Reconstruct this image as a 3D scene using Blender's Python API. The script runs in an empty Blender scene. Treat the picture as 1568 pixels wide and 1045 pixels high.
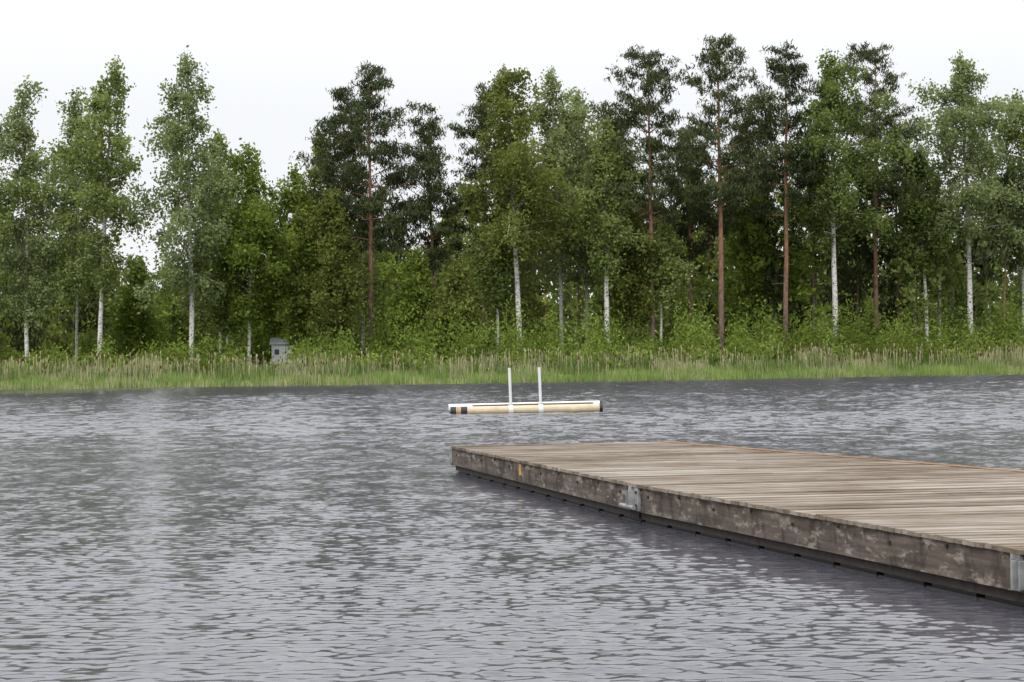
import bpy, math, numpy as np
from mathutils import Matrix, Vector
scene=bpy.context.scene
scene.view_settings.view_transform='Standard'
scene.view_settings.look='None'
scene.view_settings.exposure=0

# ------------------------------------------------------------ node helpers
def new_mat(name):
    m=bpy.data.materials.new(name); m.use_nodes=True
    nt=m.node_tree; nt.nodes.clear()
    out=nt.nodes.new('ShaderNodeOutputMaterial')
    return m,nt,out
def N(nt,t,**kw):
    n=nt.nodes.new(t)
    for k,v in kw.items():
        if k in n.inputs: n.inputs[k].default_value=v
        else: setattr(n,k,v)
    return n
def L(nt,a,b): nt.links.new(a,b)
def ramp(nt,fac,stops):
    r=nt.nodes.new('ShaderNodeValToRGB'); e=r.color_ramp.elements
    e[0].position=stops[0][0]; e[0].color=(*stops[0][1],1)
    e[1].position=stops[-1][0]; e[1].color=(*stops[-1][1],1)
    for p,c in stops[1:-1]:
        x=e.new(p); x.color=(*c,1)
    L(nt,fac,r.inputs[0]); return r.outputs[0]
def pos_noise(nt,scale_vec,scale=1.0,detail=4,rough=.55,obj=False):
    if obj:
        g=nt.nodes.new('ShaderNodeTexCoord').outputs['Object']
    else:
        g=nt.nodes.new('ShaderNodeNewGeometry').outputs['Position']
    mp=nt.nodes.new('ShaderNodeMapping'); mp.inputs['Scale'].default_value=scale_vec
    L(nt,g,mp.inputs[0])
    n=N(nt,'ShaderNodeTexNoise',Scale=scale,Detail=detail,Roughness=rough)
    L(nt,mp.outputs[0],n.inputs['Vector']); return n
def mixc(nt,fac,a,b,bt='MIX'):
    m=nt.nodes.new('ShaderNodeMixRGB'); m.blend_type=bt
    for i,v in enumerate((fac,a,b)):
        if isinstance(v,bpy.types.NodeSocket): L(nt,v,m.inputs[i])
        elif isinstance(v,(int,float)): m.inputs[i].default_value=v if i==0 else (v,v,v,1)
        else: m.inputs[i].default_value=(*v,1)
    return m.outputs[0]
def math_n(nt,op,a,b=None,clamp=False):
    m=nt.nodes.new('ShaderNodeMath'); m.operation=op; m.use_clamp=clamp
    for i,v in enumerate((a,b)):
        if v is None: continue
        if isinstance(v,(int,float)): m.inputs[i].default_value=v
        else: L(nt,v,m.inputs[i])
    return m.outputs[0]

def leaf_mat(name,dark,mid,light,transl=.40,clump=.5):
    m,nt,out=new_mat(name)
    at=N(nt,'ShaderNodeAttribute',attribute_name='tint')
    n=pos_noise(nt,(1,1,1),clump,3)
    oi=nt.nodes.new('ShaderNodeObjectInfo')
    f=math_n(nt,'ADD',math_n(nt,'MULTIPLY',at.outputs['Fac'],.6),math_n(nt,'MULTIPLY',math_n(nt,'SUBTRACT',n.outputs[0],.3),.9))
    f=math_n(nt,'ADD',f,math_n(nt,'MULTIPLY',math_n(nt,'SUBTRACT',oi.outputs['Random'],.5),.3),True)
    c=ramp(nt,f,[(0.05,dark),(.5,mid),(.95,light)])
    d=nt.nodes.new('ShaderNodeBsdfDiffuse'); t=nt.nodes.new('ShaderNodeBsdfTranslucent')
    L(nt,c,d.inputs[0]); L(nt,c,t.inputs[0])
    mx=N(nt,'ShaderNodeMixShader'); mx.inputs[0].default_value=transl
    L(nt,d.outputs[0],mx.inputs[1]); L(nt,t.outputs[0],mx.inputs[2])
    L(nt,mx.outputs[0],out.inputs[0]); return m
def simple(name,col,rough=.6,metal=0,var=.25,scale=6,bump=0):
    m,nt,out=new_mat(name)
    p=N(nt,'ShaderNodeBsdfPrincipled',Roughness=rough,Metallic=metal)
    n=pos_noise(nt,(1,1,1),scale,5)
    a=tuple(x*(1-var) for x in col); b=tuple(min(1,x*(1+var)) for x in col)
    L(nt,ramp(nt,n.outputs[0],[(.3,a),(.7,b)]),p.inputs['Base Color'])
    L(nt,p.outputs[0],out.inputs[0]); return m

M_birch=leaf_mat('birch_leaves',(.085,.12,.030),(.18,.228,.065),(.31,.36,.12))
M_birch_pale=leaf_mat('birch_leaves_pale',(.12,.155,.06),(.23,.275,.11),(.35,.39,.175))
M_aspen=leaf_mat('leaves_bright',(.085,.125,.022),(.175,.23,.042),(.285,.345,.075))
M_pine=leaf_mat('pine_needles',(.026,.037,.018),(.058,.074,.032),(.125,.142,.06),.16)
M_olive=leaf_mat('olive_leaves',(.085,.105,.022),(.16,.185,.045),(.25,.28,.08))
M_shrub=leaf_mat('willow_leaves',(.11,.16,.03),(.22,.295,.06),(.37,.45,.12),.40,.35)
# birch bark
def bark_birch():
    m,nt,out=new_mat('birch_bark')
    p=N(nt,'ShaderNodeBsdfPrincipled',Roughness=.7)
    n=pos_noise(nt,(2.0,2.0,5.0),1.4,5,.65)
    c=ramp(nt,n.outputs[0],[(.0,(.03,.028,.025)),(.38,(.06,.055,.05)),(.45,(.55,.53,.49)),(1,(.80,.79,.75))])
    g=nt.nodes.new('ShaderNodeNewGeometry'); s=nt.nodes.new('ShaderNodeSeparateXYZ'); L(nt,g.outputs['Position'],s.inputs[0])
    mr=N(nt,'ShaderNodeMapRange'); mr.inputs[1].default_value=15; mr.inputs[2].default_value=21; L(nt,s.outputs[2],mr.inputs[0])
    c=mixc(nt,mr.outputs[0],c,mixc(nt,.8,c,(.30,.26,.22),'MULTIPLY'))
    L(nt,c,p.inputs['Base Color']); L(nt,p.outputs[0],out.inputs[0]); return m
def bark_pine():
    m,nt,out=new_mat('pine_bark')
    p=N(nt,'ShaderNodeBsdfPrincipled',Roughness=.9)
    n=pos_noise(nt,(3,3,1.2),1.5,5,.65)
    g=nt.nodes.new('ShaderNodeNewGeometry'); s=nt.nodes.new('ShaderNodeSeparateXYZ'); L(nt,g.outputs['Position'],s.inputs[0])
    mr=N(nt,'ShaderNodeMapRange'); mr.inputs[1].default_value=3; mr.inputs[2].default_value=14; L(nt,s.outputs[2],mr.inputs[0])
    lo=ramp(nt,n.outputs[0],[(.3,(.06,.046,.039)),(.7,(.19,.14,.115))])
    hi=ramp(nt,n.outputs[0],[(.3,(.14,.068,.042)),(.7,(.35,.18,.105))])
    L(nt,mixc(nt,mr.outputs[0],lo,hi),p.inputs['Base Color']); L(nt,p.outputs[0],out.inputs[0]); return m
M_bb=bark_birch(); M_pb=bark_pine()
M_dark_bark=simple('dark_bark',(.13,.11,.09),.9,0,.5,3)

# ------------------------------------------------------------ mesh builder
BQ=np.array([[0,3,2,1],[4,5,6,7],[0,1,5,4],[1,2,6,5],[2,3,7,6],[3,0,4,7]])
class MB:
    def __init__(s): s.v=[];s.q=[];s.m=[];s.t=[];s.n=0
    def add(s,v,q,mat=0,tint=.5):
        v=np.asarray(v,np.float32).reshape(-1,3); q=np.asarray(q,np.int32).reshape(-1,4)
        s.v.append(v); s.q.append(q+s.n); s.n+=len(v)
        s.m.append(np.full(len(q),mat,np.int32))
        s.t.append(np.broadcast_to(np.asarray(tint,np.float32),(len(q),)).copy())
    def box(s,c,size,mat=0,tint=.5,rot=0.0):
        x,y,z=[a/2 for a in size]
        v=np.array([[-x,-y,-z],[x,-y,-z],[x,y,-z],[-x,y,-z],[-x,-y,z],[x,-y,z],[x,y,z],[-x,y,z]],float)
        ca,sa=math.cos(rot),math.sin(rot)
        v=np.c_[v[:,0]*ca-v[:,1]*sa,v[:,0]*sa+v[:,1]*ca,v[:,2]]+np.array(c)
        s.add(v,BQ,mat,tint)
    def prism(s,bottom4,top4,mat=0,tint=.5):
        s.add(np.vstack([bottom4,top4]),BQ,mat,tint)
    def tube(s,P,rad,sides=6,mat=0,tint=.5,cap=False):
        P=np.asarray(P,float); n=len(P); rad=np.broadcast_to(rad,(n,))
        T=np.gradient(P,axis=0); T/=np.linalg.norm(T,axis=1)[:,None]+1e-9
        ref=np.array([0,0,1.]) if abs(T[0][2])<.8 else np.array([1.,0,0])
        U=np.cross(T,ref); U/=np.linalg.norm(U,axis=1)[:,None]+1e-9
        W=np.cross(T,U)
        a=np.linspace(0,2*np.pi,sides,endpoint=False)
        V=P[:,None,:]+rad[:,None,None]*(np.cos(a)[None,:,None]*U[:,None,:]+np.sin(a)[None,:,None]*W[:,None,:])
        i=np.arange(n-1)[:,None]; j=np.arange(sides)[None,:]; j2=(j+1)%sides
        Q=np.stack([i*sides+j,i*sides+j2,(i+1)*sides+j2,(i+1)*sides+j],-1).reshape(-1,4)
        s.add(V.reshape(-1,3),Q,mat,tint)
        if cap:
            for k in (0,n-1):
                V2=np.vstack([V[k],P[k][None]]); 
                Q2=[[sides,jj,(jj+1)%sides,(jj+2)%sides] for jj in range(0,sides,2)]
                s.add(V2,Q2,mat,tint)
    def build(s,name,mats,smooth=False,coll=None):
        v=np.vstack(s.v); q=np.vstack(s.q); mi=np.concatenate(s.m); t=np.concatenate(s.t)
        me=bpy.data.meshes.new(name)
        me.vertices.add(len(v)); me.vertices.foreach_set('co',v.astype(np.float32).ravel())
        me.loops.add(len(q)*4); me.loops.foreach_set('vertex_index',q.ravel().astype(np.int32))
        me.polygons.add(len(q)); me.polygons.foreach_set('loop_start',np.arange(0,len(q)*4,4,dtype=np.int32))
        me.update(calc_edges=True)
        me.polygons.foreach_set('material_index',mi)
        me.polygons.foreach_set('use_smooth',np.full(len(q),smooth,bool))
        a=me.attributes.new('tint','FLOAT','FACE'); a.data.foreach_set('value',t)
        for m in mats: me.materials.append(m)
        ob=bpy.data.objects.new(name,me); scene.collection.objects.link(ob); return ob
def leaves(mb,C,rng,a=.2,b=.12,mat=1,tint=None,up=None):
    n=len(C)
    if n==0: return
    u=rng.normal(size=(n,3))
    if up is not None: u=u*(1-up)+np.array([0,0,1.])*up*1.5
    u/=np.linalg.norm(u,axis=1)[:,None]
    w=rng.normal(size=(n,3)); v=np.cross(u,w); v/=np.linalg.norm(v,axis=1)[:,None]+1e-9
    sz=rng.uniform(.65,1.35,(n,1))
    V=np.stack([C+u*a*sz,C+v*b*sz,C-u*a*sz,C-v*b*sz],1)
    mb.add(V.reshape(-1,3),np.arange(4*n).reshape(-1,4),mat,rng.uniform(0,1,n) if tint is None else tint)

def tree(mb,rng,kind,base,H,R,cb=.33,lean=(0,0),r0=.22,dens=1.0,leaf=1.0,bm=0,lm=1):
    bx,by,bz=base
    n=14; t=np.linspace(0,1,n)
    wob=np.cumsum(rng.normal(0,.007 if kind!='birch' else .014,(n,2))*H*.35,axis=0)*t[:,None]
    P=np.c_[bx+lean[0]*t**1.2+wob[:,0],by+lean[1]*t+wob[:,1],bz-.3+t*(H*.985+.3)]
    mb.tube(P,r0*(1-t)**.75+.015,8 if dens>.5 else 5,bm)
    def tp(q): return np.array([np.interp(q,t,P[:,k]) for k in range(3)])
    nb=int({'birch':64,'pine':54,'spruce':100,'round':60}[kind]*(.35+.65*dens))
    allC=[]
    azs=rng.uniform(0,6.28)
    asym=rng.uniform(0,6.28); asa=rng.uniform(.10,.35)
    lob=rng.uniform(0,6.28)
    for i in range(nb):
        s=((i+rng.uniform(0,1))/nb)
        if kind=='pine': s=round(s*16+rng.normal(0,.2))/16; s=min(max(s,0),1)
        h=cb+(1-cb)*s*.97
        azs+=2.4+rng.normal(0,.6); 
        if kind=='birch':
            prof=(min(1,(s+.16)/.36))**.6*(1-max(0,(s-.34)/.72)**1.5); el=rng.uniform(.5,1.1); droop=.55
        elif kind=='pine':
            prof=min(1,(s+.35)/.45)*(1-max(0,(s-.15)/.90)**1.4)+.10; el=rng.uniform(-.08,.32)+.8*s; droop=-.22
        elif kind=='spruce':
            prof=(1-s)**.85+.06; el=rng.uniform(-.25,.1)+.3*s; droop=-.05
        else:
            prof=math.sin(math.pi*min(1,.18+.80*s))**.6; el=rng.uniform(.2,.8); droop=.2
        Lb=R*prof*rng.uniform(.45,1.35)*(1+asa*math.cos(azs-asym))*(1+.18*math.sin(s*14+lob+azs))
        if Lb<.25: Lb=.25
        st=tp(h); q=np.linspace(0,1,6)
        d=np.array([math.cos(azs),math.sin(azs)])
        rise=math.tan(min(el,1.2))*Lb*.62
        B=np.c_[st[0]+d[0]*Lb*q, st[1]+d[1]*Lb*q, st[2]+rise*q-droop*Lb*q**2.2]
        B[1:,:]+=rng.normal(0,.05*Lb**.5,(5,3))
        zmax=bz+H; B[:,2]=np.minimum(B[:,2],zmax-.1*Lb)
        if dens>.3: mb.tube(B,(r0*.28*(1-h)+.025)*(1-q*.85),4,bm)
        nc=max(2,int(Lb*({'birch':5.6,'pine':4.2}.get(kind,4.0))*dens+1.5))
        q0={'birch':.15,'pine':.40,'spruce':.15,'round':.2}[kind]
        qq=rng.uniform(q0,1.04,nc)**(.75)
        C=np.stack([np.interp(qq,q,B[:,k]) for k in range(3)],1)
        lat={'birch':.10*Lb+.14,'pine':.115*Lb+.12}.get(kind,.15*Lb+.18)
        C+=rng.normal(0,1,(nc,3))*np.array([lat,lat,lat*.5])
        allC.append(C)
    C=np.vstack(allC)
    k=5; ztop=np.linspace(.93,1.0,k); C=np.vstack([C]+[tp(z)[None]+rng.normal(0,.12,(1,3)) for z in ztop]); nC=len(C)
    ct=rng.uniform(0,1,nC)
    if kind=='birch' or kind=='round':
        m=int(16 if dens>.5 else 10)
        D=np.repeat(C,m,0); nn=len(D)
        D+=rng.normal(0,1,(nn,3))*np.array([.26,.26,.24])*leaf**.6
        if kind=='birch': D[:,2]-=rng.exponential(.55,nn)
        tint=np.clip(np.repeat(ct,m)*.6+rng.uniform(0,.4,nn),0,1)
        leaves(mb,D,rng,.165*leaf,.11*leaf,lm,tint,.25 if kind=='birch' else None)
    else:
        m=int(20 if dens>.5 else 10)
        D=np.repeat(C,m,0); nn=len(D)
        D+=rng.normal(0,1,(nn,3))*np.array([.29,.29,.17])*leaf**.6
        tint=np.clip(np.repeat(ct,m)*.6+rng.uniform(0,.4,nn),0,1)
        leaves(mb,D,rng,.25*leaf,.055*leaf if dens>.5 else .075*leaf,lm,tint,.5)
    if kind=='pine' and dens>.5:
        for i in range(14):
            h=rng.uniform(.22,cb); a=rng.uniform(0,6.28); st=tp(h); l=rng.uniform(.4,1.8)
            mb.tube([st,st+np.array([math.cos(a)*l,math.sin(a)*l,rng.uniform(-.3,.2)])],[.035,.012],3,bm)

# ------------------------------------------------------------ terrain
def shore(x):
    x=np.asarray(x,float)
    return 182+np.where(x>0,23*(1-np.exp(-(np.maximum(x,0)/34)**1.5)),0)+.9*np.sin(x*.21)+.6*np.sin(x*.53+1)+1.2*np.sin(x*.09+2)
def sm(a,b,v): 
    t=np.clip((v-a)/(b-a),0,1); return t*t*(3-2*t)
def gz(x,y):
    s=y-shore(x)
    return -.8+.85*sm(-6,1,s)+.75*sm(0,10,s)+1.1*sm(8,26,s)+2.5*sm(30,160,s)+.12*np.sin(x*.4)*np.sin(y*.37)*sm(3,10,s)
xs=np.unique(np.concatenate([np.linspace(-3000,-150,30),np.linspace(-150,150,220),np.linspace(150,3000,30)]))
ys=np.unique(np.concatenate([np.linspace(-3000,150,20),np.linspace(150,300,150),np.linspace(300,3500,30)]))
def grid(xs,ys,Z,keep=None):
    X,Y=np.meshgrid(xs,ys); v=np.stack([X,Y,Z(X,Y)],-1).reshape(-1,3)
    nx,ny=len(xs),len(ys)
    i,j=np.meshgrid(np.arange(ny-1),np.arange(nx-1),indexing='ij')
    q=np.stack([i*nx+j,i*nx+j+1,(i+1)*nx+j+1,(i+1)*nx+j],-1).reshape(-1,4)
    if keep is not None:
        c=v[q][:,:,:2].mean(1); q=q[keep(c[:,0],c[:,1])]
    return v,q
def ground_mat():
    m,nt,out=new_mat('bank_soil_grass')
    d=nt.nodes.new('ShaderNodeBsdfDiffuse'); n=pos_noise(nt,(1,1,1),.8,6)
    L(nt,ramp(nt,n.outputs[0],[(.3,(.04,.05,.02)),(.55,(.08,.115,.035)),(.75,(.13,.14,.06))]),d.inputs[0])
    L(nt,d.outputs[0],out.inputs[0]); return m
gm=MB(); gm.add(*grid(xs,ys,gz)); gm.build('ground',[ground_mat()],True)

# ------------------------------------------------------------ water
def water_mat():
    m,nt,out=new_mat('lake_water')
    p=N(nt,'ShaderNodeBsdfPrincipled',Roughness=.08,IOR=1.333)
    p.inputs['Base Color'].default_value=(.060,.059,.070,1)
    g=nt.nodes.new('ShaderNodeNewGeometry')
    at=N(nt,'ShaderNodeAttribute',attribute_name='micro')
    L(nt,math_n(nt,'ADD',math_n(nt,'MULTIPLY',at.outputs['Fac'],.08),.09),p.inputs['Roughness'])
    n1=pos_noise(nt,(7,12,1),1,3,.6); n2=pos_noise(nt,(1.8,1.0,1),1,5,.7); n3=pos_noise(nt,(.05,.035,1),1,4,.6)
    def off(n,ax,ay):
        s=nt.nodes.new('ShaderNodeSeparateColor'); L(nt,n.outputs['Color'],s.inputs[0])
        c=nt.nodes.new('ShaderNodeCombineXYZ')
        L(nt,math_n(nt,'MULTIPLY',math_n(nt,'SUBTRACT',s.outputs[0],.5),ax),c.inputs[0])
        L(nt,math_n(nt,'MULTIPLY',math_n(nt,'SUBTRACT',s.outputs[1],.5),ay),c.inputs[1])
        return c.outputs[0]
    def vm(op,a,b):
        v=nt.nodes.new('ShaderNodeVectorMath'); v.operation=op; L(nt,a,v.inputs[0])
        if b is not None: L(nt,b,v.inputs['Scale'] if op=='SCALE' else v.inputs[1])
        return v.outputs[0]
    o=vm('ADD',off(n1,.65,.85),off(n2,.35,.65))
    gust=ramp(nt,n3.outputs[0],[(.35,(.7,.7,.7)),(.65,(1.2,1.2,1.2))])
    o=vm('SCALE',o,math_n(nt,'MULTIPLY',at.outputs['Fac'],gust))
    nn=vm('NORMALIZE',vm('ADD',g.outputs['Normal'],o),None)
    L(nt,nn,p.inputs['Normal']); L(nt,p.outputs[0],out.inputs[0]); return m
r=.0021; YA0,YA1,XA=11.0,75.0,20.0; YB1,XB=208.0,56.0
rw=np.random.default_rng(11)
comps=[]
for i in range(64):
    lam=math.exp(rw.uniform(math.log(.08),math.log(.24))) if i>9 else rw.uniform(.26,.5)
    a_=rw.normal(.20,.48); comps.append((lam,2*math.pi/lam*math.sin(a_),2*math.pi/lam*math.cos(a_),(.140 if i>9 else .075)*math.sqrt(2/64)/(2*math.pi/lam),rw.uniform(0,6.28)))
longc=[]
for i in range(36):
    lam=math.exp(rw.uniform(math.log(.62),math.log(1.5))); a_=rw.normal(.15,.6)
    longc.append((lam,2*math.pi/lam*math.sin(a_),2*math.pi/lam*math.cos(a_),.145*math.sqrt(2/36)/(2*math.pi/lam),rw.uniform(0,6.28)))
def calm(X,Y):
    return 1-.85*np.exp(-(((X+38)/14)**2+((Y-160)/26)**2)) - .15*np.exp(-(((X+14)/10)**2+((Y-150)/22)**2))
def edge(X): return 1-sm(XB-6,XB-1,np.abs(X))
def long_w(x,y):
    h=np.zeros(x.shape,np.float32)
    for lam,kx,ky,amp,ph in longc: h+=(amp*np.sin(x*kx+y*ky+ph)).astype(np.float32)
    g=.9+.25*np.sin(x*.12+y*.05)*np.sin(y*.09-x*.06)
    return h*g*sm(34,75,y)*calm(x,y)*edge(x)*(1-sm(200,207,y))
def wA(X,Y):
    x=X.astype(np.float32); y=Y.astype(np.float32); h=np.zeros(x.shape,np.float32)
    g=.90+.17*np.sin(x*.55+y*.22+1)*np.sin(y*.31-x*.13)+.14*np.sin(x*1.3-y*.7)*np.sin(y*.9+x*.4)
    dy=np.maximum(y*r,np.where(np.abs(x)>10,.08,.036))
    for lam,kx,ky,amp,ph in comps:
        h+=(amp*np.sin(x*kx+y*ky+ph)*np.clip((lam/dy-2.2)/1.5,0,1)).astype(np.float32)
    f=(1-sm(60,75,y))*sm(11,12,y)
    side=1-sm(18.5,20,np.abs(x))*(1-sm(60,75,y))
    return h*g*f*side+long_w(x,y)*side
wm=MB(); mics=[]
ya=YA0*np.exp(np.linspace(0,math.log(YA1/YA0),int(math.log(YA1/YA0)/r)))
xa=np.unique(np.concatenate([np.linspace(-20,-10,126),np.linspace(-10,10,556),np.linspace(10,20,126)]))
v,q=grid(xa,ya,wA); wm.add(v,q); f=1-sm(50,75,v[:,1])
mics.append(.28*f+.55*f*sm(15,42,v[:,1])+(1-f)*.8)
def wB(X,Y): return long_w(X,Y)
yb=np.linspace(YA1,YB1,560); xb=np.unique(np.concatenate([np.linspace(-XB,-XA,128),np.linspace(-XA,XA,150),np.linspace(XA,XB,128)]))
v,q=grid(xb,yb,wB); wm.add(v,q); mics.append(.8*calm(v[:,0],v[:,1])*np.ones(len(v)))
cx=np.unique(np.concatenate([-np.geomspace(XB,3000,14),[-XA,XA],np.geomspace(XB,3000,14)])); cy=np.unique(np.concatenate([-np.geomspace(5,3000,14),[YA0,YA1,YB1],np.geomspace(YB1,3500,12)]))
def keep(cx_,cy_):
    inA=(np.abs(cx_)<XA)&(cy_>YA0)&(cy_<YA1); inB=(np.abs(cx_)<XB)&(cy_>YA1)&(cy_<YB1); return ~(inA|inB)
v,q=grid(cx,cy,lambda X,Y:X*0,keep); wm.add(v,q); mics.append(np.ones(len(v)))
wob=wm.build('lake_water',[water_mat()],True)
a=wob.data.attributes.new('micro','FLOAT','POINT'); a.data.foreach_set('value',np.concatenate(mics).astype(np.float32))

# ------------------------------------------------------------ trees (X, Y at base; height above water)
def T(kind,X205,h205,Y,R,cb,lean=0,mats=None,r0=.2,seed=0,leaf=1.0,dens=1.0):
    if X205>-10: Y=max(Y,float(shore(X205))+20+(Y-205)*.5)
    k=Y/205.; X=X205*k; top=2+(h205-2)*k
    z=float(gz(X,Y)); rng=np.random.default_rng(seed)
    mb=MB(); tree(mb,rng,kind,(0,0,0),top-z,R,cb,(lean,0),r0,dens,leaf)
    nm={'birch':'birch_tree','pine':'pine_tree','spruce':'spruce_tree','round':'deciduous_tree'}[kind]
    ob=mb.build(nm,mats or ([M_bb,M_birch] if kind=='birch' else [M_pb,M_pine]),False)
    ob.location=(X,Y,z); return ob
PB=[M_bb,M_birch_pale]; AB=[M_bb,M_birch]; GB=[M_dark_bark,M_aspen]; OB=[M_pb,M_olive]
specs=[
('birch',-47.9,31.0,205,4.4,.20,-.2,PB,.21),
('birch',-43.0,29.8,212,3.2,.28,.5,PB,.14),
('birch',-40.8,33.3,203,4.6,.24,1.6,AB,.24),
('birch',-31.7,33.6,200,4.8,.22,.5,PB,.25),
('birch',-37.0,13.0,214,2.4,.20,-.3,GB,.12),
('birch',-26.0,24.3,204,3.8,.22,.3,[M_bb,M_aspen],.16),
('birch',-28.8,25.6,213,3.4,.25,0,AB,.13),
('birch',-21.2,22.0,207,3.7,.18,0,GB,.14),
('birch',-19.0,25.8,213,3.0,.2,0,[M_dark_bark,M_birch],.15),
('pine',-16.6,29.5,212,3.8,.40,.2,None,.20),
('pine',-13.9,31.6,206,4.6,.42,.0,None,.26),
('birch',-17.2,19.5,203,3.2,.18,.3,[M_dark_bark,M_olive],.13),
('pine',-7.7,27.2,209,3.4,.38,.1,None,.21),
('pine',-2.8,29.6,214,4.4,.40,.1,None,.23),
('birch',.8,31.8,205,5.0,.38,-.8,[M_bb,M_olive],.29),
('birch',4.9,31.2,211,4.8,.32,-.2,PB,.20),
('birch',9.4,26.5,204,3.2,.38,-.1,[M_bb,M_birch],.28),
('birch',7.4,29.5,215,3.2,.3,.3,PB,.14),
('pine',13.9,32.2,206,4.6,.46,0,None,.26),
('pine',20.7,33.8,206,4.5,.46,.2,None,.30),
('pine',17.6,24.0,219,3.0,.42,.2,None,.2),
('pine',27.0,32.8,208,4.7,.47,.3,None,.28),
('birch',32.0,32.8,206,5.2,.38,.3,AB,.31),
('pine',36.0,32.6,210,4.8,.46,.0,None,.26),
('pine',38.2,25.0,217,3.4,.38,.2,None,.2),
('birch',41.0,23.0,210,2.9,.42,.1,AB,.21),
('birch',45.3,32.3,208,6.0,.38,-.5,PB,.31),
('birch',50.6,28.5,215,4.4,.36,.1,AB,.2),
('pine',30.0,25.0,224,3.2,.42,.0,None,.2),
('birch',24.3,21.0,222,3.2,.2,.0,GB,.14),
('birch',12.0,17.0,207,2.4,.3,.3,[M_dark_bark,M_olive],.12),
('birch',14.7,16.0,207,2.0,.46,.1,AB,.15),
('birch',-1.4,17.0,207,2.2,.42,.2,AB,.14),
('birch',-28.0,15.0,206,2.0,.3,-.5,AB,.14),
('birch',-9.5,13.5,205,2.6,.12,.3,GB,.11),
('birch',-5.2,12.0,203,2.2,.10,.2,[M_dark_bark,M_olive],.10),
('birch',55.5,30.0,212,3.8,.34,.1,AB,.2),
('birch',-53.5,29.0,205,3.8,.25,.1,AB,.2),
('pine',11.0,26,222,3.0,.5,.1,None,.2),('pine',23.5,27,224,3.0,.5,.1,None,.2),
]
for i,s in enumerate(specs):
    k,x,h,Y,R,cb,ln,ms,rr=s; T(k,x,h,Y,R,cb,ln,ms,rr,seed=100+i)

# forest mass behind
fm=MB(); rf=np.random.default_rng(5)
F_MATS=[M_dark_bark,M_aspen,M_pb,M_pine,M_bb,M_birch,M_olive]
def toplim(X205):
    return np.interp(X205,[-70,-50,-42,-38,-34,-24,-18,-12,-10.5,-8.5,-5,3,12,24,32,44,52,80],[22,19,14,10.5,11,18,19,17,12.5,12.5,18,21,21,20,20,19,20,22])
cnt=0
for Y in (224,234,250,274):
    n=int(Y*.62/4.6*1.2)
    for i in range(n):
        X=(-.40+.80*(i+rf.uniform(0,1))/n)*Y
        yv=Y+rf.uniform(-3,3); k=yv/205
        top=2+(toplim(X/k)-2)*k*rf.uniform(.6,1.08); z=float(gz(X,yv))
        kind=rf.choice(['birch','pine','spruce','round'],p=[.36,.26,.12,.26])
        bm,lm={'birch':(4 if rf.random()<.5 else 0,5),'pine':(2,3),'spruce':(0,3),'round':(0,1 if rf.random()<.6 else 6)}[kind]
        near=Y<240
        tree(fm,rf,kind,(X,yv,z),top-z,rf.uniform(2.2,3.3),{'birch':.28,'pine':.45,'spruce':.12,'round':.15}[kind],(rf.normal(0,.4),0),rf.uniform(.11,.2),.30 if near else .20,1.75 if near else 2.6,bm,lm); cnt+=1
fm.build('distant_forest',F_MATS)

# understory + shrubs
def shrub(mb,rng,x,y,z,r,h,n,leaf,mat=0):
    d=rng.normal(size=(n,3)); d/=np.linalg.norm(d,axis=1)[:,None]; d[:,2]=np.abs(d[:,2])
    rr=rng.uniform(.35,1.0,(n,1))**.6
    lump=1+.22*np.sin(d[:,:1]*5+rng.uniform(0,6))*np.sin(d[:,1:2]*5+rng.uniform(0,6))+.2*rng.normal(size=(n,1))*rr**3
    C=d*rr*lump*np.array([r,r,h])+np.array([x,y,z])
    leaves(mb,C,rng,leaf,leaf*.5,mat,np.clip(rng.uniform(0,.6)+rng.uniform(0,.4,n),0,1),.35)
us=MB(); ru=np.random.default_rng(9)
for Y in (216,226,240,265):
    n=int(Y*.8/3.4)
    for i in range(n):
        X=(-.40+.80*(i+ru.uniform(0,1))/n)*Y; y=Y+ru.uniform(-4,4)
        shrub(us,ru,X,y,float(gz(X,y)),ru.uniform(1.2,2.4),ru.uniform(2.2,5.0)+(3.0 if Y>250 else 0),280,.31,int(ru.integers(0,3)))
for Y in (290,296):
    for X in np.arange(-118,119,4.0):
        hmax=5.5 if -62<X<-48 else 11
        shrub(us,ru,X+ru.uniform(-1.5,1.5),Y,float(gz(X,Y)),ru.uniform(2.6,3.6),ru.uniform(.75,1.1)*hmax,240,.75,int(ru.integers(0,3)))
us.build('forest_undergrowth',[M_olive,M_aspen,M_birch])
sh=MB(); rs=np.random.default_rng(19)
for row,(off,hm) in enumerate(((9.5,.95),(12.5,1.5),(15.5,2.05),(18,2.3))):
    for X in np.arange(-78,88,2.5):
        x=X+rs.uniform(-1.1,1.1); y=float(shore(x))+off+rs.uniform(-1.4,1.4)
        hh=np.interp(x,[-60,-40,-25,-12,0,20,60],[1.0,1.2,1.6,2.4,2.5,2.6,3.0])*hm*rs.uniform(.5,1.2)
        if x<-22 and (rs.random()<.25 or abs(x+22.9)<2.4): continue
        shrub(sh,rs,x,y,float(gz(x,y))-.1,rs.uniform(1.1,2.3),hh,600,.165,int(rs.random()<.2))
sh.build('willow_shrubs',[M_shrub,M_aspen])

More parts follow.
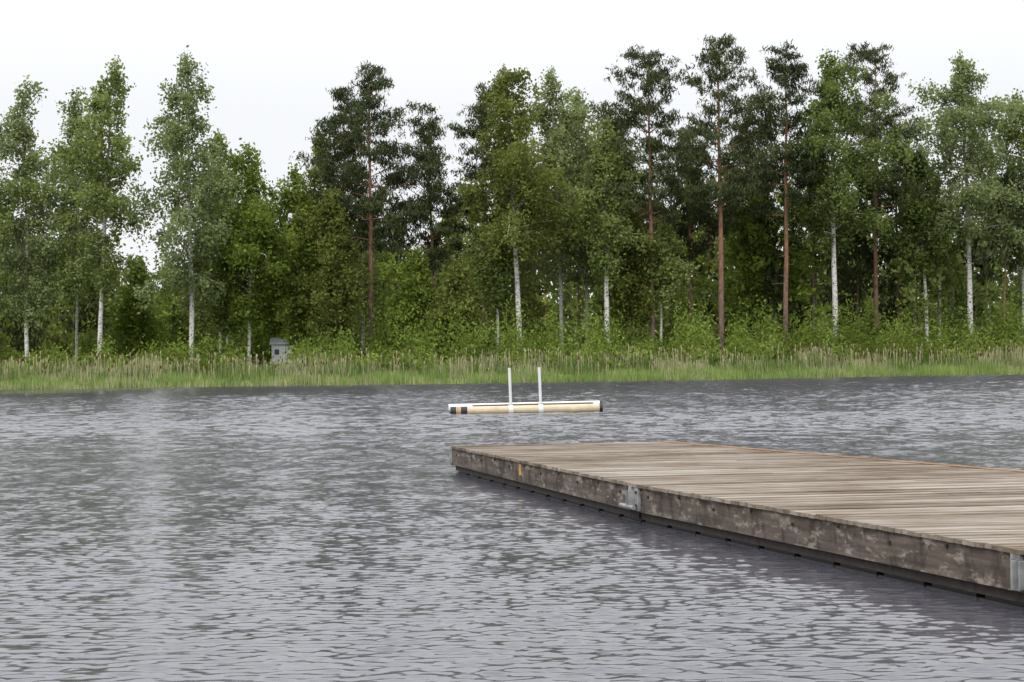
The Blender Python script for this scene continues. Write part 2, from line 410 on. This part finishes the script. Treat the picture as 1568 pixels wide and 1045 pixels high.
# reeds
def reed_mat():
    m,nt,out=new_mat('reed_blades')
    at=N(nt,'ShaderNodeAttribute',attribute_name='tint')
    c=ramp(nt,at.outputs['Fac'],[(0,(.08,.125,.035)),(.35,(.165,.235,.07)),(.62,(.30,.385,.12)),(.70,(.37,.35,.19)),(.93,(.54,.48,.33)),(1,(.12,.06,.03))])
    n=pos_noise(nt,(1,1,.3),.35,3)
    c=mixc(nt,.7,c,ramp(nt,n.outputs[0],[(.3,(.6,.68,.6)),(.7,(1.15,1.15,1.05))]),'MULTIPLY')
    d=nt.nodes.new('ShaderNodeBsdfDiffuse'); t=nt.nodes.new('ShaderNodeBsdfTranslucent')
    L(nt,c,d.inputs[0]); L(nt,c,t.inputs[0]); mx=N(nt,'ShaderNodeMixShader'); mx.inputs[0].default_value=.35
    L(nt,d.outputs[0],mx.inputs[1]); L(nt,t.outputs[0],mx.inputs[2]); L(nt,mx.outputs[0],out.inputs[0]); return m
rd=MB(); rr_=np.random.default_rng(23)
n=85000
x=rr_.uniform(-80,88,n); s=rr_.uniform(-2.2,12,n)-.9*rr_.random(n)*np.sin(x*.8); y=shore(x)+s
z=np.maximum(gz(x,y),-.25)
clump=.5+.5*np.sin(x*.63+1.3*np.sin(x*.17))*np.sin(s*.6+x*.2)
h=rr_.uniform(.6,1.1,n)*(1.0+.30*sm(2,9,s))*(.5+.75*clump)
w=rr_.uniform(.025,.05,n)
ang=rr_.uniform(0,3.14,n); dx=np.cos(ang)*w; dy=np.sin(ang)*w
lx=rr_.normal(0,.16,n)*h; ly=rr_.normal(0,.16,n)*h
patch=np.clip(np.sin(x*.37+2)+.6*np.sin(x*.91)+.5*np.sin(x*2.3)+.15,0,1)
tan=rr_.random(n)<(.04+.18*patch+.16*patch*sm(4,9,s)+.40*(s<-1.2)*(x<-5))
h=np.where(tan&(s>1),h*1.45,h)
tint=np.where(tan,rr_.uniform(.72,.92,n),np.clip(rr_.uniform(.15,.55,n)+.18*(s<3)-.16*sm(4,9,s)+.15*(clump-.5),0,.62))
V=np.stack([np.c_[x-dx,y-dy,z],np.c_[x+dx,y+dy,z],np.c_[x+dx*.2+lx,y+dy*.2+ly,z+h],np.c_[x-dx*.2+lx,y-dy*.2+ly,z+h]],1)
rd.add(V.reshape(-1,3),np.arange(4*n).reshape(-1,4),0,tint)
m_=1300
xc=rr_.uniform(-75,85,m_); sc=rr_.uniform(3.0,11,m_); yc=shore(xc)+sc; zc=gz(xc,yc)+rr_.uniform(1.2,2.4,m_)
for i in range(m_):
    hd=rr_.random()<.45
    rd.box((xc[i],yc[i],zc[i]),(.08,.08,.28),0,1.0 if hd else .9)
    rd.box((xc[i],yc[i],zc[i]-.8),(.03,.03,1.35),0,.85)
rd.build('reeds',[reed_mat()])

# small pale shed among the trees
sd=MB(); X0=-22.9;Y0=207; Z0=float(gz(X0,Y0))
sd.box((0,0,1.15),(2.6,2.4,2.3),0); 
sd.prism([[-1.55,-1.5,2.3],[1.55,-1.5,2.3],[1.55,1.5,2.3],[-1.55,1.5,2.3]],[[-1.55,-.08,3.1],[1.55,-.08,3.1],[1.55,.08,3.1],[-1.55,.08,3.1]],1)
sd.box((.5,-1.215,1.0),(.8,.03,1.9),1); sd.box((-.6,-1.215,1.4),(.6,.03,.6),2)
o=sd.build('garden_shed',[simple('shed_paint',(.50,.51,.50),.7),simple('shed_roof',(.50,.52,.53),.5),simple('shed_window',(.03,.03,.04),.2)]); o.location=(X0,Y0,Z0+.1); o.scale=(.75,.75,.85)

# ------------------------------------------------------------ dock
def deck_wood():
    m,nt,out=new_mat('deck_planks')
    p=N(nt,'ShaderNodeBsdfPrincipled',Roughness=.85)
    p.inputs['Specular IOR Level'].default_value=.3
    at=N(nt,'ShaderNodeAttribute',attribute_name='tint')
    g=pos_noise(nt,(1.2,16,14),1,6,.7); st=pos_noise(nt,(.35,.6,1),1,7,.7)
    base=ramp(nt,at.outputs['Fac'],[(0,(.135,.112,.09)),(.5,(.22,.19,.155)),(.9,(.30,.27,.23)),(1,(.24,.145,.08))])
    c=mixc(nt,.75,base,ramp(nt,g.outputs[0],[(.3,(.5,.48,.45)),(.65,(1.15,1.13,1.1))]),'MULTIPLY')
    c=mixc(nt,.95,c,ramp(nt,st.outputs[0],[(.38,(.48,.38,.28)),(.48,(.84,.78,.70)),(.60,(1.22,1.22,1.22))]),'MULTIPLY')
    L(nt,c,p.inputs['Base Color'])
    L(nt,p.outputs[0],out.inputs[0]); return m
def fascia_wood():
    m,nt,out=new_mat('weathered_fascia')
    p=N(nt,'ShaderNodeBsdfPrincipled',Roughness=.85)
    g=pos_noise(nt,(.9,.9,16),1,6,.65); v=pos_noise(nt,(2.8,2.8,1.6),1,6,.7)
    c=ramp(nt,g.outputs[0],[(.25,(.030,.022,.017)),(.5,(.088,.067,.05)),(.72,(.165,.136,.107))])
    c=mixc(nt,ramp(nt,v.outputs[0],[(.42,(0,0,0)),(.5,(.9,.9,.9))]),mixc(nt,.75,c,(.25,.17,.12),'MULTIPLY'),c)
    v2=pos_noise(nt,(1.7,1.7,5),1.9,6,.7)
    c=mixc(nt,ramp(nt,v2.outputs[0],[(.54,(0,0,0)),(.64,(.8,.8,.8))]),c,(.28,.24,.195))
    L(nt,c,p.inputs['Base Color']); L(nt,p.outputs[0],out.inputs[0]); return m
M_deck=deck_wood(); M_fas=fascia_wood(); M_galv=simple('galvanised_steel',(.24,.245,.24),.6,.2,.4,8)
M_black=simple('black_float_plastic',(.012,.012,.012),.6); M_rust=simple('rusty_steel',(.035,.025,.02),.8,.2,.5,10)
M_yel=simple('yellow_label',(.42,.25,.06),.6)
Lp=[np.array(p,float) for p in ((-1.10,37.2),(1.48,25.3),(3.97,16.1),(6.2,8.3))]
Rp=[np.array(p,float) for p in ((2.62,37.9),(6.6,26.3),(10.0,16.6),(12.8,8.6))]
ZT=.48; rd_=np.random.default_rng(31)
pl=MB(); fa=MB(); fl=MB(); br=MB()
def P3(p,z): return np.array([p[0],p[1],z])
for sgi in range(3):
    a0,a1,b0,b1=Lp[sgi],Lp[sgi+1],Rp[sgi],Rp[sgi+1]
    ln=np.linalg.norm(a1-a0); dr=(a1-a0)/ln; out_=np.array([dr[1],-dr[0]])
    if out_[0]>0: out_=-out_
    e=.03/ln; npk=int(ln/.125)
    for i in range(npk):
        t0=e+(1-2*e)*i/npk; t1=e+(1-2*e)*(i+1)/npk-rd_.uniform(.004,.013)/ln
        oh=out_*(.03+rd_.uniform(-.010,.014)); dz=rd_.uniform(-.006,.006)
        c0=a0+(a1-a0)*t0+oh; c1=a0+(a1-a0)*t1+oh; d0=b0+(b1-b0)*t0; d1=b0+(b1-b0)*t1
        sp=rd_.choice([.45,.62])
        for (u0,u1) in ((0,sp-.0008),(sp+.0008,1)):
            q00=c0+(d0-c0)*u0;q01=c0+(d0-c0)*u1;q10=c1+(d1-c1)*u0;q11=c1+(d1-c1)*u1
            tt=np.clip(rd_.normal(.5,.25),0,.9)
            dz2=dz+rd_.uniform(-.003,.003)
            pl.prism([P3(q10,ZT-.04),P3(q11,ZT-.04),P3(q01,ZT-.04),P3(q00,ZT-.04)],[P3(q10,ZT+dz),P3(q11,ZT+dz2),P3(q01,ZT+dz2),P3(q00,ZT+dz)],0,tt)
    def beam(mb,p,q,zl,zh,o0,o1,nrm,mat=0,tint=.5):
        A,B=p+nrm*o0,q+nrm*o0; C,D=q+nrm*o1,p+nrm*o1
        mb.prism([P3(A,zl),P3(B,zl),P3(C,zl),P3(D,zl)],[P3(A,zh),P3(B,zh),P3(C,zh),P3(D,zh)],mat,tint)
    g=.035*dr; mid=a0+(a1-a0)*.52
    beam(fa,a0+g,mid-dr*.004,.14,ZT-.043,0,-.05,out_); beam(fa,mid+dr*.004,a1-g,.14,ZT-.043,0.001,-.05,out_)
    beam(fa,b0+g,b1-g,.15,ZT-.043,-.02,.03,out_*1)
    rn=(b1-b0)/np.linalg.norm(b1-b0); rn=np.array([-rn[1],rn[0]])
    if rn[0]<0: rn=-rn
    beam(pl,b0,b1-.03*dr,ZT-.06,ZT+.010,.005,.20,rn,0,1.0)
    nf=int(ln/.95); ag=math.atan2(dr[1],dr[0])
    for i in range(nf):
        t=(i+.5)/nf; c=a0+(a1-a0)*t-out_*.40
        for (lx_,ly_,zc_,hz) in ((.80,.60,-.18,.46),(.90,.66,-.16,.34),(.70,.52,.07,.08)):
            fl.box((c[0],c[1],zc_),(lx_,ly_,hz),0,.5,ag)
        c=b0+(b1-b0)*t+out_*.42; fl.box((c[0],c[1],-.14),(.85,.62,.46),0,.5,ag)
        c=(a0+(a1-a0)*t+b0+(b1-b0)*t)/2; fl.box((c[0],c[1],-.14),(.85,.9,.46),0,.5,ag)
    beam(fl,a0+dr*.05,a1-dr*.05,.045,.20,-.055,-.11,out_,1)
    for i in range(int(ln/1.1)):
        c=a0+dr*(.5+i*1.1)+out_*.008; fa.box((c[0],c[1],.34+.06*(i%2)),(.03,.03,.03),1,.5,ag)
a0,b0=Lp[0],Rp[0]; dd=(b0-a0)/np.linalg.norm(b0-a0); en=np.array([-dd[1],dd[0]])
A,B=a0-dd*.02,b0+dd*.1
fa.prism([P3(A+en*.0,.14),P3(B,.14),P3(B+en*.05,.14),P3(A+en*.05,.14)],[P3(A,ZT-.043),P3(B,ZT-.043),P3(B+en*.05,ZT-.043),P3(A+en*.05,ZT-.043)])
for gi,(j,pd,nd) in enumerate(((1,Lp[1]-Lp[0],Lp[2]-Lp[1]),(2,Lp[2]-Lp[1],Lp[3]-Lp[2]))):
    for sg,dv in ((-1,pd),(1,nd)):
        d=dv/np.linalg.norm(dv); o_=np.array([d[1],-d[0]]); o_=-o_ if o_[0]>0 else o_
        ag=math.atan2(d[1],d[0]); c=Lp[j]+sg*d*.13+o_*.02
        br.box((c[0],c[1],.30),(.15,.03,.29),0,.5,ag)
        c=Lp[j]+sg*d*.055+o_*.055
        br.box((c[0],c[1],.29),(.02,.10,.22),0,.5,ag)
        for bz in (.22,.38):
            c=Lp[j]+sg*d*.14+o_*.042; br.box((c[0],c[1],bz),(.03,.025,.03),1,.5,ag)
    if j==1:
        d=pd/np.linalg.norm(pd); o_=np.array([d[1],-d[0]]); o_=-o_ if o_[0]>0 else o_
        c=Lp[j]+o_*.085
        br.tube([P3(c-d*.38,.20),P3(c-d*.1,.20),P3(c+d*.22,.20)],.026,10,0,cap=True)
c=Lp[0]; br.box((c[0]-.02,c[1],.30),(.05,.10,.26),0)
br.box((c[0]-.09,c[1]-.02,.37),(.10,.02,.05),0)
d=(Lp[1]-Lp[0])/np.linalg.norm(Lp[1]-Lp[0]); o_=np.array([d[1],-d[0]]); o_=-o_ if o_[0]>0 else o_
c=Lp[0]+d*5.7+o_*.006; br.box((c[0],c[1],.335),(.13,.012,.17),2,.5,math.atan2(d[1],d[0]))
dock=bpy.data.objects.new('floating_dock',None); scene.collection.objects.link(dock)
for ob in (pl.build('deck_planks',[M_deck]),fa.build('fascia_boards',[M_fas,M_rust]),fl.build('pontoon_floats',[M_black,M_rust]),br.build('joint_brackets',[M_galv,M_rust,M_yel])):
    ob.parent=dock

# ------------------------------------------------------------ floating lane pontoon with posts
M_wh=simple('white_plastic',(.64,.64,.63),.45,0,.08,3); M_cream=simple('cream_plastic',(.50,.41,.27),.5,0,.2,2)
M_or=simple('ochre_band',(.36,.22,.10),.5)
fp=MB()
def cyl(p,q,r,mat,sides=16): fp.tube([p,(np.array(p)+np.array(q))/2,q],r,sides,mat,cap=True)
cyl((-2.75,0,.10),(2.80,0,.10),.17,1)
cyl((-2.84,0,.10),(-2.62,0,.10),.18,2); cyl((2.80,0,.10),(2.92,0,.10),.18,2)
cyl((-2.45,0,.10),(-2.2,0,.10),.176,2); cyl((-2.60,0,.10),(-2.47,0,.10),.175,3)
cyl((-2.9,.55,.20),(2.85,.55,.20),.17,0); cyl((2.85,.55,.20),(2.93,.55,.20),.18,2)
fp.box((.3,.28,.33),(4.6,.34,.03),0)
for xp in (-.55,.58):
    fp.tube([(xp,-.04,-.1),(xp-.015,-.04,.9),(xp-.03,-.04,1.70)],.055,10,0,cap=True)
    cyl((xp-.09,0,.10),(xp+.09,0,.10),.20,0); fp.box((xp,.28,.36),(.10,.75,.04),0)
fo=fp.build('floating_pontoon_buoy',[M_wh,M_cream,M_black,M_or],False); fo.location=(.48,78.5,.02); fo.rotation_euler=(0,math.radians(-.6),math.radians(2))

# ------------------------------------------------------------ light
w=bpy.data.worlds.new('World'); scene.world=w; w.use_nodes=True; nt=w.node_tree; nt.nodes.clear()
wo=nt.nodes.new('ShaderNodeOutputWorld'); bg=nt.nodes.new('ShaderNodeBackground'); bg.inputs[1].default_value=.10
sk=nt.nodes.new('ShaderNodeTexSky'); sk.sky_type='NISHITA'; sk.sun_disc=False
EL=math.radians(40); AZ=math.radians(-155)
sk.sun_elevation=EL; sk.sun_rotation=AZ
tc=nt.nodes.new('ShaderNodeTexCoord'); mp=nt.nodes.new('ShaderNodeMapping'); mp.inputs['Scale'].default_value=(1,1,3)
L(nt,tc.outputs['Generated'],mp.inputs[0]); nz=N(nt,'ShaderNodeTexNoise',Scale=1.6,Detail=5,Roughness=.5); L(nt,mp.outputs[0],nz.inputs['Vector'])
cl=ramp(nt,nz.outputs[0],[(.3,(.95,.965,.99)),(.7,(1.0,1.01,1.03))])
sx=nt.nodes.new('ShaderNodeSeparateXYZ'); L(nt,tc.outputs['Generated'],sx.inputs[0])
cv=ramp(nt,sx.outputs[2],[(.0,(.33,.33,.33)),(.12,(.325,.325,.325)),(.35,(.50,.50,.505)),(1.0,(.96,.96,.98))])
vm=nt.nodes.new('ShaderNodeVectorMath'); vm.operation='MULTIPLY'; L(nt,cl,vm.inputs[0]); L(nt,cv,vm.inputs[1])
vs=nt.nodes.new('ShaderNodeVectorMath'); vs.operation='SCALE'; vs.inputs['Scale'].default_value=30; L(nt,vm.outputs[0],vs.inputs[0])
L(nt,mixc(nt,.94,sk.outputs[0],vs.outputs[0]),bg.inputs[0]); L(nt,bg.outputs[0],wo.inputs[0])
sl=bpy.data.lights.new('sun','SUN'); sl.energy=1.5; sl.angle=math.radians(14); sl.color=(1,.97,.92)
so=bpy.data.objects.new('sun',sl); scene.collection.objects.link(so)
dirv=Vector((math.sin(AZ)*math.cos(EL),math.cos(AZ)*math.cos(EL),math.sin(EL)))
so.rotation_euler=dirv.to_track_quat('Z','Y').to_euler(); so.location=dirv*100

cam=bpy.data.cameras.new('camera'); cam.lens=73; cam.sensor_width=36; cam.clip_end=8000; cam.clip_start=.1
co=bpy.data.objects.new('camera',cam); scene.collection.objects.link(co)
co.matrix_world=Matrix.Translation((0,0,2.0))@Matrix.Rotation(math.radians(90.53),4,'X')@Matrix.Rotation(math.radians(-.73),4,'Z')
scene.camera=co
print('forest',cnt)
